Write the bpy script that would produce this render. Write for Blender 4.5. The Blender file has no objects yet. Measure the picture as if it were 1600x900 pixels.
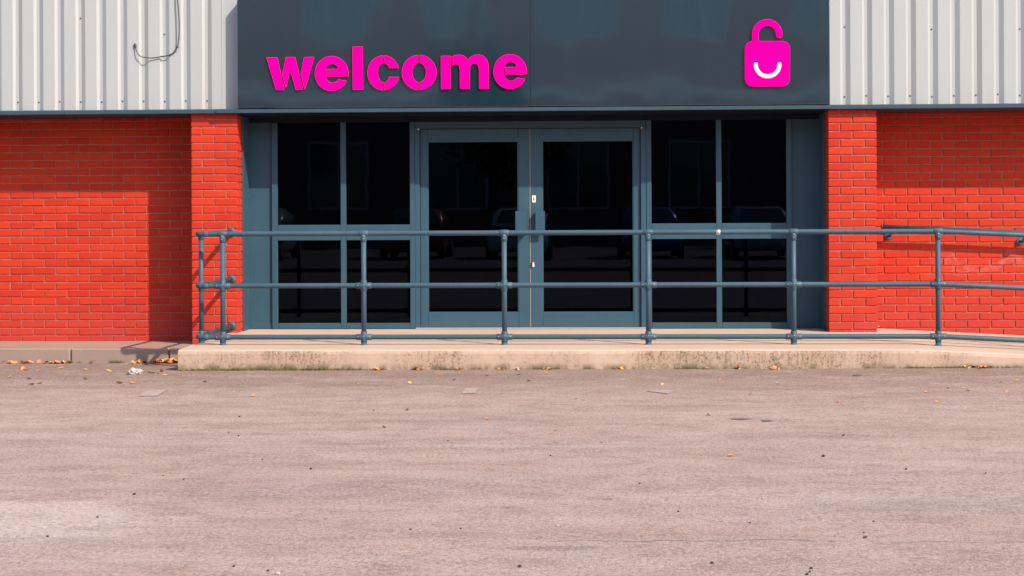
import bpy, bmesh, math, random
from mathutils import Vector, Matrix, noise as mnoise

R = math.radians
rnd = random.Random(7)
scene = bpy.context.scene
COL = scene.collection

# ------------------------------------------------------------------ camera
F, XV, YH, ROLL, DIST, ZC = 2450.0, 900.0, 335.0, -0.0044, 15.0, 1.2775
yaw = math.atan((XV - 800) / F)
fwd = Vector((-math.sin(yaw), math.cos(yaw), 0))
r0 = Vector((math.cos(yaw), math.sin(yaw), 0))
u0 = Vector((0, 0, 1))
cam_r = r0 * math.cos(ROLL) + u0 * math.sin(ROLL)
cam_u = u0 * math.cos(ROLL) - r0 * math.sin(ROLL)
CAMP = Vector((0, -DIST, ZC))
cd = bpy.data.cameras.new('camera')
cam = bpy.data.objects.new('camera', cd)
COL.objects.link(cam)
m = Matrix((cam_r, cam_u, -fwd)).transposed().to_4x4()
m.translation = CAMP
cam.matrix_world = m
cd.sensor_width = 36
cd.lens = 36 * F / 1600
cd.shift_y = -(450 - YH) / 1600
cd.clip_start, cd.clip_end = 0.1, 2000
scene.camera = cam

def at(px, py, Y=None, Z=None):
    """point of the real plane Y=const (facade planes) or Z=const (ground) measured in the photograph"""
    d = fwd + cam_r * ((px - 800) / F) + cam_u * ((YH - py) / F)
    t = (Y - CAMP.y) / d.y if Y is not None else (Z - CAMP.z) / d.z
    return CAMP + d * t

# ------------------------------------------------------------------ sky, sun, exposure
SUN_AZ, SUN_EL = R(47), R(40.5)
world = bpy.data.worlds.new('World')
scene.world = world
world.use_nodes = True
wn = world.node_tree
bg = wn.nodes['Background']
sky = wn.nodes.new('ShaderNodeTexSky')
sky.sky_type = 'NISHITA'
sky.sun_disc = False
sky.sun_elevation = SUN_EL
sky.sun_rotation = math.pi - SUN_AZ
sky.air_density, sky.dust_density, sky.ozone_density = 1.0, 1.0, 1.2
wn.links.new(sky.outputs[0], bg.inputs[0])
bg.inputs[1].default_value = 0.15
sl = bpy.data.lights.new('sun', 'SUN')
sl.energy, sl.angle, sl.color = 3.3, R(0.53), (1.0, 0.91, 0.81)
so = bpy.data.objects.new('sun', sl)
COL.objects.link(so)
sunv = Vector((math.sin(SUN_AZ) * math.cos(SUN_EL), -math.cos(SUN_AZ) * math.cos(SUN_EL), math.sin(SUN_EL)))
so.rotation_euler = (-sunv).to_track_quat('-Z', 'Y').to_euler()
so.location = sunv * 40
vs = scene.view_settings
vs.view_transform, vs.look, vs.gamma, vs.exposure = 'Standard', 'None', 1.0, 1.0
vs.use_curve_mapping = False
scene.render.engine = 'CYCLES'

# ------------------------------------------------------------------ material helpers
class NT:
    def __init__(s, name):
        s.m = bpy.data.materials.new(name); s.m.use_nodes = True
        s.t = s.m.node_tree; s.b = s.t.nodes['Principled BSDF']; s.o = s.t.nodes['Material Output']
    def n(s, typ, inputs=None, **props):
        nd = s.t.nodes.new(typ)
        for k, v in props.items(): setattr(nd, k, v)
        for k, v in (inputs or {}).items():
            s.set(nd.inputs[k], v)
        return nd
    def set(s, sock, v):
        if isinstance(v, bpy.types.NodeSocket): s.t.links.new(v, sock)
        elif isinstance(v, bpy.types.Node): s.t.links.new(v.outputs[0], sock)
        else:
            if hasattr(sock.default_value, '__len__') and isinstance(v, (tuple, list)) and len(v) == 3 and len(sock.default_value) == 4: v = (*v, 1)
            sock.default_value = v
    def P(s, **kw):
        for k, v in kw.items(): s.set(s.b.inputs[k.replace('_', ' ')], v)
    def pos(s): return s.n('ShaderNodeNewGeometry').outputs['Position']
    def obj(s): return s.n('ShaderNodeTexCoord').outputs['Object']
    def mapping(s, vec, scale=(1, 1, 1), loc=(0, 0, 0)):
        return s.n('ShaderNodeMapping', {'Vector': vec, 'Scale': Vector(scale), 'Location': Vector(loc)}).outputs[0]
    def noise(s, vec, scale, detail=4, rough=0.55, dist=0.0):
        return s.n('ShaderNodeTexNoise', {'Vector': vec, 'Scale': scale, 'Detail': detail, 'Roughness': rough, 'Distortion': dist}).outputs[0]
    def voro(s, vec, scale, feature='F1', out='Distance'):
        return s.n('ShaderNodeTexVoronoi', {'Vector': vec, 'Scale': scale}, feature=feature).outputs[out]
    def ramp(s, fac, stops, interp='LINEAR'):
        nd = s.n('ShaderNodeValToRGB', {'Fac': fac}); cr = nd.color_ramp; cr.interpolation = interp
        while len(cr.elements) < len(stops): cr.elements.new(0.5)
        for e, (p, c) in zip(cr.elements, stops):
            e.position = p; e.color = (c, c, c, 1) if isinstance(c, (int, float)) else (*c, 1)
        return nd.outputs[0]
    def math(s, op, a, b=0.0, c=0.0, clamp=False):
        nd = s.n('ShaderNodeMath', operation=op, use_clamp=clamp)
        s.set(nd.inputs[0], a); s.set(nd.inputs[1], b); s.set(nd.inputs[2], c)
        return nd.outputs[0]
    def maprange(s, v, a, b, c=0.0, d=1.0):
        return s.n('ShaderNodeMapRange', {0: v, 1: a, 2: b, 3: c, 4: d}, clamp=True).outputs[0]
    def mix(s, fac, a, b, blend='MIX'):
        nd = s.n('ShaderNodeMix', data_type='RGBA', blend_type=blend)
        s.set(nd.inputs[0], fac); s.set(nd.inputs[6], a); s.set(nd.inputs[7], b)
        return nd.outputs[2]
    def xyz(s, vec):
        return s.n('ShaderNodeSeparateXYZ', {0: vec}).outputs
    def bump(s, h, strength=0.3, dist=0.01, normal=None):
        nd = s.n('ShaderNodeBump', {'Height': h, 'Strength': strength, 'Distance': dist})
        if normal is not None: s.set(nd.inputs['Normal'], normal)
        s.set(s.b.inputs['Normal'], nd.outputs[0])
        return nd.outputs[0]

MATS = {}
def brick_mat(name, dirt_z=0.5, scuff=False):
    t = NT(name); p = t.pos()
    rand = t.math('FRACT', t.math('ADD', t.n('ShaderNodeObjectInfo').outputs['Random'], t.n('ShaderNodeNewGeometry').outputs['Random Per Island']))
    base = t.ramp(rand, [(0.0, (0.395, 0.023, 0.012)), (0.3, (0.43, 0.027, 0.012)), (0.6, (0.45, 0.030, 0.012)), (0.9, (0.47, 0.035, 0.014)), (1.0, (0.40, 0.023, 0.013))])
    grain = t.noise(p, 190, 3, 0.6)
    col = t.mix(t.maprange(grain, 0.35, 0.75, 0.0, 0.25), base, (0.60, 0.055, 0.022))
    speck = t.maprange(t.voro(p, 150), 0.05, 0.16, 1.0, 0.0)
    col = t.mix(t.math('MULTIPLY', speck, t.maprange(t.noise(p, 33, 2), 0.55, 0.7)), col, (0.17, 0.02, 0.018))
    blotch = t.maprange(t.noise(p, 7, 4, 0.6), 0.45, 0.8, 0.0, 0.30)
    col = t.mix(blotch, col, (0.36, 0.022, 0.016))
    # rain-splash grime on the lowest courses
    z = t.xyz(p)[2]
    sp = t.math('MULTIPLY', t.maprange(z, dirt_z + 0.12, dirt_z - 0.18, 0.0, 0.75), t.maprange(t.noise(p, 5, 3), 0.3, 0.65, 0.35, 1.0))
    col = t.mix(sp, col, (0.37, 0.042, 0.034))
    # a few pale paint flecks
    fl = t.math('MULTIPLY', t.maprange(t.voro(p, 9), 0.035, 0.055, 1.0, 0.0), t.maprange(t.noise(p, 3.1, 1), 0.62, 0.66))
    col = t.mix(fl, col, (0.62, 0.42, 0.38))
    if scuff:
        x = t.xyz(p)
        cx = t.math('ADD', x[2], t.math('MULTIPLY', t.noise(t.mapping(p, (1.6, 1, 1)), 2.2, 2), -0.5))
        band = t.maprange(t.math('ABSOLUTE', t.math('SUBTRACT', cx, 0.535)), 0.015, 0.085, 1.0, 0.0)
        win = t.math('MULTIPLY', t.maprange(x[0], 3.25, 3.6), t.maprange(x[2], 0.55, 0.66))
        br = t.maprange(t.noise(t.mapping(p, (6, 1, 22)), 3.0, 4, 0.7), 0.40, 0.70, 0.0, 0.26)
        col = t.mix(t.math('MULTIPLY', t.math('MULTIPLY', band, win), br), col, (0.62, 0.40, 0.36))
    t.P(Base_Color=col, Roughness=t.maprange(grain, 0.3, 0.7, 0.62, 0.85))
    t.b.inputs['Specular IOR Level'].default_value = 0.12
    t.bump(t.math('ADD', t.math('MULTIPLY', grain, 0.6), t.noise(p, 45, 3)), 0.35, 0.004)
    return t.m
MATS['brick'] = brick_mat('red_brick', 0.36)
MATS['brick_r'] = brick_mat('red_brick_scuffed', 0.42, True)

t = NT('mortar'); p = t.pos()
c = t.mix(t.maprange(t.noise(p, 26, 4), 0.35, 0.7), (0.38, 0.150, 0.098), (0.27, 0.09, 0.058))
t.P(Base_Color=c, Roughness=0.95); t.bump(t.noise(p, 220, 3), 0.5, 0.003); MATS['mortar'] = t.m

def paint(name, col, rough=0.42, wear=0.25, spec=0.4):
    t = NT(name); p = t.pos()
    n1 = t.noise(p, 2.3, 4, 0.6); n2 = t.noise(t.mapping(p, (7, 7, 1.2)), 3.5, 4, 0.65)
    dusty = tuple(min(1, v * 1.25 + 0.012) for v in col)
    c = t.mix(t.maprange(n1, 0.35, 0.7, 0, wear), col, dusty)
    c = t.mix(t.maprange(n2, 0.5, 0.75, 0, wear), c, tuple(v * 0.8 for v in col))
    sp = t.math('MULTIPLY', t.maprange(t.voro(p, 38), 0.03, 0.07, 1, 0), t.maprange(t.noise(p, 11, 1), 0.6, 0.68))
    c = t.mix(t.math('MULTIPLY', sp, 0.5), c, (0.35, 0.33, 0.3))
    t.P(Base_Color=c, Roughness=t.maprange(n2, 0.3, 0.7, rough - 0.06, rough + 0.12))
    t.b.inputs['Specular IOR Level'].default_value = spec
    t.bump(t.noise(p, 160, 2), 0.05, 0.002)
    return t.m
BLUE = (0.025, 0.064, 0.090)
MATS['frame'] = paint('blue_grey_frame_paint', BLUE)
MATS['rail'] = paint('blue_grey_rail_paint', (0.034, 0.070, 0.094), 0.52, 0.45, 0.3)
MATS['trim'] = paint('blue_grey_trim_paint', (0.030, 0.057, 0.080), 0.5, 0.25, 0.25)
MATS['soffit'] = paint('soffit_paint_and_head_shade', (0.010, 0.013, 0.018), 0.7, 0.2, 0.1)  # soffit's own dark paint; on head_beam it stands in for shade

t = NT('fascia_gloss_panel'); p = t.pos()
st = t.noise(t.mapping(p, (3.5, 1, 0.35)), 2.0, 4, 0.6)
c = t.mix(t.maprange(st, 0.3, 0.75), (0.007, 0.024, 0.034), (0.010, 0.022, 0.031))
fleck = t.math('MULTIPLY', t.maprange(t.voro(p, 6.0), 0.02, 0.035, 1, 0), t.maprange(t.noise(p, 2.1, 1), 0.6, 0.64))
c = t.mix(t.math('MULTIPLY', fleck, 0.55), c, (0.4, 0.4, 0.4))
t.P(Base_Color=c, Roughness=t.maprange(st, 0.3, 0.7, 0.10, 0.19))
t.b.inputs['Specular IOR Level'].default_value = 0.6
t.b.inputs['IOR'].default_value = 1.5
t.b.inputs['Coat Weight'].default_value = 1.0
t.b.inputs['Coat IOR'].default_value = 2.25
t.b.inputs['Coat Roughness'].default_value = 0.05
nb = t.bump(t.noise(t.mapping(p, (1, 1, 0.6)), 1.3, 2, 0.4), 0.35, 0.02)
t.set(t.b.inputs['Coat Normal'], nb)
MATS['fascia'] = t.m

t = NT('pale_grey_cladding'); p = t.pos()
n1 = t.noise(p, 1.1, 3); st = t.noise(t.mapping(p, (9, 9, 0.5)), 2.0, 4, 0.65)
c = t.mix(t.maprange(n1, 0.35, 0.7), (0.338, 0.345, 0.334), (0.352, 0.352, 0.338))
c = t.mix(t.maprange(st, 0.5, 0.8, 0, 0.35), c, (0.33, 0.305, 0.28))
grime = t.math('MULTIPLY', t.maprange(t.xyz(p)[2], 2.55, 2.28), t.maprange(st, 0.35, 0.7, 0.0, 0.35))
c = t.mix(grime, c, (0.36, 0.29, 0.25))
t.P(Base_Color=c, Roughness=0.42); t.b.inputs['Specular IOR Level'].default_value = 0.4
t.bump(t.noise(t.mapping(p, (1, 1, .3)), 3, 2), 0.12, 0.01); MATS['clad'] = t.m

t = NT('screw_steel'); t.P(Base_Color=(0.10, 0.09, 0.085), Roughness=0.5, Metallic=0.6); MATS['screw'] = t.m
t = NT('bright_steel'); t.P(Base_Color=(0.62, 0.60, 0.57), Roughness=0.35, Metallic=0.8); MATS['steel'] = t.m
t = NT('lock_plate'); t.P(Base_Color=(0.72, 0.66, 0.60), Roughness=0.4); MATS['lock'] = t.m
t = NT('black_slot'); t.P(Base_Color=(0.02, 0.018, 0.018), Roughness=0.6); MATS['black'] = t.m
t = NT('seal_brush'); t.P(Base_Color=(0.42, 0.28, 0.22), Roughness=0.9); MATS['seal'] = t.m
t = NT('cable_rubber'); t.P(Base_Color=(0.035, 0.035, 0.038), Roughness=0.6); MATS['cable'] = t.m

t = NT('magenta_acrylic'); p = t.pos()
t.P(Base_Color=t.mix(t.maprange(t.noise(p, 3, 2), .3, .7), (0.86, 0.0, 0.25), (0.82, 0.0, 0.235)), Roughness=0.45)
t.b.inputs['Specular IOR Level'].default_value = 0.0; MATS['pink'] = t.m
t = NT('white_acrylic'); t.P(Base_Color=(0.75, 0.70, 0.74), Roughness=0.4); MATS['white'] = t.m

# tinted glazing: Fresnel reflection over a dark tinted see-through film
t = NT('tinted_glass')
for nd in (t.b,): t.t.nodes.remove(nd)
gl = t.n('ShaderNodeBsdfGlossy', {'Color': (0.55, 0.72, 1, 1), 'Roughness': 0.004})
tr = t.n('ShaderNodeBsdfTransparent', {'Color': (0.16, 0.17, 0.19, 1)})
fr = t.n('ShaderNodeFresnel', {'IOR': 1.28})  # anti-glare film
bm_ = t.n('ShaderNodeBump', {'Height': t.noise(t.pos(), 1.4, 2), 'Strength': 0.08, 'Distance': 0.006})
t.set(gl.inputs['Normal'], bm_.outputs[0])
mx = t.n('ShaderNodeMixShader', {0: fr.outputs[0], 1: tr.outputs[0], 2: gl.outputs[0]})
t.t.links.new(mx.outputs[0], t.o.inputs[0]); MATS['glass'] = t.m

def concrete(name, c1, c2, face=False, stainz=None):
    t = NT(name); p = t.pos()
    n1 = t.noise(p, 1.7, 5, 0.6); n2 = t.noise(p, 38, 4, 0.65)
    c = t.mix(t.maprange(n1, 0.3, 0.7), c1, c2)
    c = t.mix(t.maprange(n2, 0.45, 0.75, 0, 0.3), c, tuple(v * 0.72 for v in c1))
    pits = t.maprange(t.voro(p, 60), 0.04, 0.12, 0.6, 0.0)
    c = t.mix(t.math('MULTIPLY', pits, t.maprange(t.noise(p, 8, 2), 0.5, 0.65)), c, (0.10, 0.08, 0.06))
    if face:
        z = t.xyz(p)[2]
        nz = t.math('ABSOLUTE', t.xyz(t.n('ShaderNodeNewGeometry').outputs['Normal'])[2])
        vert = t.maprange(nz, 0.3, 0.8, 1.0, 0.0)
        drip = t.noise(t.mapping(p, (42, 42, 8)), 1.0, 6, 0.75)
        area = t.noise(t.mapping(p, (1.0, 1, 0.5)), 1.15, 6, 0.68)
        dark = t.math('MULTIPLY', t.maprange(drip, 0.47, 0.62), t.maprange(area, 0.45, 0.58))
        topb = t.maprange(z, 0.02, 0.15, 0.55, 1.0)
        dark = t.math('MULTIPLY', t.math('MULTIPLY', dark, topb), vert)
        c = t.mix(t.math('MULTIPLY', dark, 0.72), c, (0.085, 0.058, 0.036))
        soft = t.math('MULTIPLY', t.maprange(area, 0.4, 0.65, 0, 0.5), vert)
        c = t.mix(soft, c, (0.28, 0.19, 0.11))
        sp = t.math('MULTIPLY', t.maprange(t.noise(p, 55, 3, 0.7), 0.54, 0.64), t.maprange(area, 0.42, 0.56))
        c = t.mix(t.math('MULTIPLY', t.math('MULTIPLY', sp, vert), 0.7), c, (0.06, 0.05, 0.035))
        foot = t.math('MULTIPLY', t.maprange(z, 0.075, 0.025), t.maprange(t.noise(t.mapping(p, (1, 1, .4)), 9, 4), 0.38, 0.6))
        c = t.mix(t.math('MULTIPLY', foot, vert), c, (0.085, 0.075, 0.032))
    t.P(Base_Color=c, Roughness=0.92); t.b.inputs['Specular IOR Level'].default_value = 0.2
    t.bump(t.math('ADD', n2, t.math('MULTIPLY', t.noise(p, 240, 2), 0.5)), 0.3, 0.004)
    return t.m
MATS['concrete'] = concrete('peach_concrete', (0.425, 0.298, 0.216), (0.47, 0.336, 0.248), True)
MATS['paving'] = concrete('pavement_concrete', (0.33, 0.205, 0.158), (0.29, 0.18, 0.14))
MATS['kerb'] = concrete('kerb_concrete', (0.28, 0.195, 0.152), (0.24, 0.17, 0.132))

# worn asphalt
t = NT('worn_asphalt'); p = t.pos()
big = t.noise(p, 0.35, 4, 0.55); med = t.noise(t.mapping(p, (0.55, 1.6, 1)), 1.3, 5, 0.6)
streak = t.noise(t.mapping(p, (0.22, 1.9, 1)), 1.4, 8, 0.68)
agg = t.voro(p, 105); aggc = t.n('ShaderNodeTexVoronoi', {'Vector': p, 'Scale': 105.0}).outputs['Color']
fine = t.math('MULTIPLY_ADD', t.noise(p, 150, 3, 0.7), 0.45, t.math('MULTIPLY', t.noise(p, 58, 4, 0.75), 0.55))
y = t.xyz(p)[1]
c = t.mix(t.maprange(big, 0.3, 0.7), (0.305, 0.203, 0.160), (0.340, 0.233, 0.188))
c = t.mix(t.maprange(med, 0.42, 0.72, 0, 0.55), c, (0.235, 0.157, 0.13))
c = t.mix(t.maprange(streak, 0.50, 0.64, 0, 0.6), c, (0.37, 0.275, 0.24))
c = t.mix(t.maprange(streak, 0.46, 0.32, 0, 0.6), c, (0.205, 0.14, 0.115))
# silt washed down towards the ramp
c = t.mix(t.math('MULTIPLY', t.maprange(t.math('ADD', y, t.math('MULTIPLY', med, 1.6)), -3.6, -1.9), 0.95), c, (0.178, 0.106, 0.074))
def blob(cx, cy, rx, ry, col, amt, nz=0.5):
    global c
    X = t.math('DIVIDE', t.math('SUBTRACT', t.xyz(p)[0], cx), rx); Y_ = t.math('DIVIDE', t.math('SUBTRACT', y, cy), ry)
    d = t.math('ADD', t.math('SQRT', t.math('ADD', t.math('MULTIPLY', X, X), t.math('MULTIPLY', Y_, Y_))), t.math('MULTIPLY', t.math('SUBTRACT', t.noise(t.mapping(p, (1, 2.5, 1)), 2.6, 8, 0.72), 0.5), nz * 3.6))
    gr_ = t.maprange(t.noise(p, 42, 4, 0.75), 0.36, 0.6, 0.25, 1.0)
    c = t.mix(t.math('MULTIPLY', t.maprange(d, 1.1, 0.75, 0, amt), gr_), c, col)
blob(-2.35, -8.62, 0.75, 0.42, (0.47, 0.355, 0.30), 0.95)       # pale worn patch
blob(-1.9, -3.45, 1.1, 0.16, (0.125, 0.08, 0.06), 0.75)        # damp streak before the ramp
blob(-0.4, -6.5, 1.5, 0.05, (0.40, 0.305, 0.265), 0.5, 0.6)   # pale scrape lines
blob(1.0, -4.6, 1.2, 0.06, (0.40, 0.305, 0.265), 0.45, 0.6)
blob(2.1, -8.25, 1.2, 0.22, (0.17, 0.12, 0.105), 0.4)
blob(-0.1, -9.1, 0.22, 0.05, (0.09, 0.06, 0.055), 0.7)         # oil drip
blob(-1.2, -7.9, 1.0, 0.2, (0.17, 0.12, 0.105), 0.35)
hsv = t.n('ShaderNodeSeparateColor', {0: aggc}).outputs[0]
c = t.mix(t.maprange(hsv, 0.0, 1.0, 0.0, 0.22), c, (0.42, 0.34, 0.315))
rough_zone = t.maprange(t.noise(t.mapping(p, (0.6, 1.2, 1), (3, 5, 0)), 0.9, 4, 0.6), 0.45, 0.68)
zone2 = t.maprange(t.noise(t.mapping(p, (0.8, 1.5, 1), (9, 2, 0)), 1.7, 5, 0.65), 0.40, 0.66)
worm = t.math('MULTIPLY', t.maprange(t.noise(t.mapping(p, (0.75, 1.0, 1)), 30, 5, 0.72, 0.6), 0.57, 0.66), zone2)
c = t.mix(t.math('MULTIPLY', worm, 0.75), c, (0.115, 0.078, 0.068))
lite = t.maprange(t.noise(p, 75, 3, 0.7), 0.56, 0.70, 0.0, 0.45)
c = t.mix(lite, c, (0.42, 0.325, 0.285))
mot = t.noise(t.mapping(p, (0.8, 1.3, 1)), 3.2, 7, 0.7)
c = t.mix(t.maprange(mot, 0.50, 0.36, 0.0, 0.42), c, (0.178, 0.116, 0.09))
c = t.mix(t.maprange(mot, 0.52, 0.66, 0.0, 0.40), c, (0.42, 0.315, 0.262))
gr1 = t.noise(t.mapping(p, (1, 0.8, 1)), 52, 7, 0.82)
c = t.mix(t.maprange(gr1, 0.50, 0.38, 0.0, 0.62), c, (0.142, 0.090, 0.070))
c = t.mix(t.maprange(gr1, 0.51, 0.63, 0.0, 0.5), c, (0.46, 0.345, 0.285))
pit = t.maprange(fine, 0.535, 0.62, 0.0, 1.0)
c = t.mix(t.math('MULTIPLY', pit, t.math('MULTIPLY_ADD', rough_zone, 0.7, 0.3)), c, (0.095, 0.068, 0.062))
chip = t.math('MULTIPLY', t.maprange(t.voro(p, 26), 0.05, 0.09, 1, 0), t.maprange(t.noise(p, 8, 1), 0.58, 0.63))
c = t.mix(t.math('MULTIPLY', chip, 0.7), c, (0.55, 0.48, 0.44))
crk = t.math('ABSOLUTE', t.math('SUBTRACT', y, t.math('MULTIPLY_ADD', t.noise(t.mapping(p, (1.5, 0.01, 1)), 1.4, 5, 0.65), 0.22, -9.08)))
crm = t.math('MULTIPLY', t.maprange(crk, 0.004, 0.016, 1, 0), t.maprange(t.noise(p, 2.4, 3), 0.42, 0.52))
crm = t.math('MULTIPLY', crm, t.maprange(t.xyz(p)[0], -0.6, 0.4))
c = t.mix(t.math('MULTIPLY', crm, 0.5), c, (0.07, 0.05, 0.045))
t.P(Base_Color=c, Roughness=0.93); t.b.inputs['Specular IOR Level'].default_value = 0.2
h = t.math('SUBTRACT', t.math('MULTIPLY_ADD', agg, -0.7, t.math('MULTIPLY', gr1, 0.8)), worm)
h = t.math('ADD', h, t.math('MULTIPLY', fine, t.math('MULTIPLY_ADD', rough_zone, -1.2, -0.5)))
t.bump(h, 0.6, 0.005); MATS['asphalt'] = t.m

t = NT('worn_white_paint'); p = t.pos()
n = t.noise(p, 60, 4, 0.7)
t.P(Base_Color=t.mix(t.maprange(n, 0.42, 0.6), (0.28, 0.20, 0.165), (0.35, 0.268, 0.228)), Roughness=0.9); t.bump(n, 0.4, 0.003); MATS['mark'] = t.m
t = NT('dark_tar'); t.P(Base_Color=(0.115, 0.088, 0.082), Roughness=0.8); MATS['tar'] = t.m
t = NT('autumn_leaf'); rr = t.n('ShaderNodeObjectInfo').outputs['Random']
c = t.ramp(rr, [(0, (0.55, 0.15, 0.02)), (0.25, (0.62, 0.27, 0.035)), (0.45, (0.62, 0.38, 0.06)), (0.62, (0.46, 0.12, 0.035)), (0.8, (0.55, 0.33, 0.19)), (1.0, (0.34, 0.11, 0.04))])
t.P(Base_Color=t.mix(t.maprange(t.noise(t.obj(), 60, 3), .4, .7, 0, .4), c, (0.2, 0.07, 0.03)), Roughness=0.7); MATS['leaf'] = t.m
t = NT('pebble_stone'); rr = t.n('ShaderNodeObjectInfo').outputs['Random']
t.P(Base_Color=t.ramp(rr, [(0, (0.03, 0.025, 0.024)), (0.7, (0.07, 0.05, 0.045)), (0.75, (0.42, 0.36, 0.33)), (1, (0.5, 0.43, 0.39))], 'CONSTANT'), Roughness=0.85); MATS['pebble'] = t.m
t = NT('crumpled_paper'); t.P(Base_Color=(0.38, 0.30, 0.28), Roughness=0.85); MATS['paper'] = t.m
t = NT('berry_red'); t.P(Base_Color=(0.16, 0.015, 0.02), Roughness=0.5); MATS['berry'] = t.m
t = NT('moss'); p = t.pos()
t.P(Base_Color=t.ramp(t.noise(p, 14, 3), [(0.3, (0.10, 0.085, 0.028)), (0.5, (0.13, 0.125, 0.03)), (0.7, (0.17, 0.12, 0.05))]), Roughness=0.9); MATS['moss'] = t.m
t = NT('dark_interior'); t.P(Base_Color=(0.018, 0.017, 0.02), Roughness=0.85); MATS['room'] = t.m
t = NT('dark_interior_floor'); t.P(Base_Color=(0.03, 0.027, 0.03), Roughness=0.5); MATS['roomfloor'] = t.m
t = NT('opposite_brick'); p = t.pos()
bt = t.n('ShaderNodeTexBrick', {'Vector': t.mapping(t.n('ShaderNodeCombineXYZ', {0: t.xyz(p)[0], 1: t.xyz(p)[2]}).outputs[0]), 'Color1': (0.36, 0.17, 0.14, 1), 'Color2': (0.29, 0.13, 0.11, 1), 'Mortar': (0.4, 0.32, 0.3, 1), 'Scale': 1.0, 'Brick Width': 0.225, 'Row Height': 0.075, 'Mortar Size': 0.01})
t.P(Base_Color=bt.outputs[0], Roughness=0.9); MATS['obrick'] = t.m
t = NT('opposite_render'); t.P(Base_Color=(0.62, 0.60, 0.58), Roughness=0.9); MATS['orender'] = t.m
t = NT('opposite_glass'); t.P(Base_Color=(0.02, 0.05, 0.06), Roughness=0.1, IOR=2.0); MATS['oglass'] = t.m
t = NT('foliage'); p = t.pos()
t.P(Base_Color=t.ramp(t.noise(p, 1.5, 3), [(0.3, (0.035, 0.06, 0.02)), (0.7, (0.08, 0.11, 0.03))]), Roughness=0.8); MATS['foliage'] = t.m
t = NT('bark'); p = t.pos(); t.P(Base_Color=t.ramp(t.noise(p, 9, 4), [(0.3, (0.05, 0.038, 0.028)), (0.7, (0.12, 0.09, 0.07))]), Roughness=0.9); MATS['bark'] = t.m

# ------------------------------------------------------------------ object helpers
def mesh(name, verts, faces, smooth=False):
    me = bpy.data.meshes.new(name); me.from_pydata([tuple(v) for v in verts], [], faces); me.update()
    if smooth: me.polygons.foreach_set('use_smooth', [True] * len(me.polygons))
    return me
def link(name, me, mat=None, parent=None, loc=None, rot=None):
    o = bpy.data.objects.new(name, me); COL.objects.link(o)
    if me is not None and mat is not None and len(me.materials) == 0: me.materials.append(MATS[mat])
    if parent is not None: o.parent = parent
    if loc is not None: o.location = loc
    if rot is not None: o.rotation_euler = rot
    return o
def empty(name, parent=None, loc=(0, 0, 0)):
    o = bpy.data.objects.new(name, None); COL.objects.link(o); o.empty_display_size = 0.1
    o.location = loc
    if parent is not None: o.parent = parent
    return o
def tag(o, label=None, cat=None, group=None, kind=None):
    if label: o['label'] = label
    if cat: o['category'] = cat
    if group: o['group'] = group
    if kind: o['kind'] = kind
    return o
def box_data(x0, x1, y0, y1, z0, z1, b=0.0):
    """box with chamfered edges"""
    if b <= 0:
        v = [(x0,y0,z0),(x1,y0,z0),(x1,y1,z0),(x0,y1,z0),(x0,y0,z1),(x1,y0,z1),(x1,y1,z1),(x0,y1,z1)]
        return v, [(0,3,2,1),(4,5,6,7),(0,1,5,4),(1,2,6,5),(2,3,7,6),(3,0,4,7)]
    bm = bmesh.new(); bmesh.ops.create_cube(bm, size=1)
    for w in bm.verts:
        w.co = ((x0 if w.co.x < 0 else x1), (y0 if w.co.y < 0 else y1), (z0 if w.co.z < 0 else z1))
    bmesh.ops.bevel(bm, geom=bm.edges[:], offset=b, segments=1, affect='EDGES', profile=0.5)
    bm.verts.index_update()
    v = [tuple(w.co) for w in bm.verts]; f = [tuple(w.index for w in q.verts) for q in bm.faces]
    bm.free(); return v, f
def box(name, x0, x1, y0, y1, z0, z1, mat, parent=None, b=0.003):
    return link(name, mesh(name, *box_data(x0, x1, y0, y1, z0, z1, b)), mat, parent)
def join(parts):
    V, Fc = [], []
    for v, f in parts:
        k = len(V); V += list(v); Fc += [tuple(i + k for i in q) for q in f]
    return V, Fc
def tube_data(pts, r, n=14, cap=True):
    pts = [Vector(q) for q in pts]; rs = r if isinstance(r, (list, tuple)) else [r] * len(pts)
    V, Fc = [], []
    d0 = (pts[1] - pts[0]).normalized()
    ref = Vector((0, 0, 1)) if abs(d0.z) < 0.9 else Vector((0, 1, 0))
    a = d0.cross(ref).normalized()
    for i, q in enumerate(pts):
        d = (pts[min(i + 1, len(pts) - 1)] - pts[max(i - 1, 0)]).normalized()
        a = (a - d * a.dot(d)).normalized(); bb = d.cross(a)
        for k in range(n):
            w = 2 * math.pi * k / n
            V.append(q + (a * math.cos(w) + bb * math.sin(w)) * rs[i])
    for i in range(len(pts) - 1):
        for k in range(n):
            k2 = (k + 1) % n
            Fc.append((i*n+k, i*n+k2, (i+1)*n+k2, (i+1)*n+k))
    if cap:
        Fc.append(tuple(range(n - 1, -1, -1))); Fc.append(tuple((len(pts)-1)*n + k for k in range(n)))
    return V, Fc
def tube(name, pts, r, mat, parent=None, n=14):
    me = mesh(name, *tube_data(pts, r, n)); 
    me.polygons.foreach_set('use_smooth', [len(q.vertices) == 4 for q in me.polygons])
    return link(name, me, mat, parent)
def extrude_poly(pts, y0, y1):
    """polygon of (x,z) extruded from front plane y0 to back plane y1, front edge slightly chamfered"""
    n = len(pts)
    area = sum(pts[i][0]*pts[(i+1)%n][1] - pts[(i+1)%n][0]*pts[i][1] for i in range(n))
    if area < 0: pts = pts[::-1]
    V = [(x, y0, z) for x, z in pts] + [(x, y1, z) for x, z in pts]
    Fc = [tuple(range(n)), tuple(range(2*n-1, n-1, -1))] + [(i, i+n, (i+1)%n+n, (i+1)%n) for i in range(n)]
    return V, Fc
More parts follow.
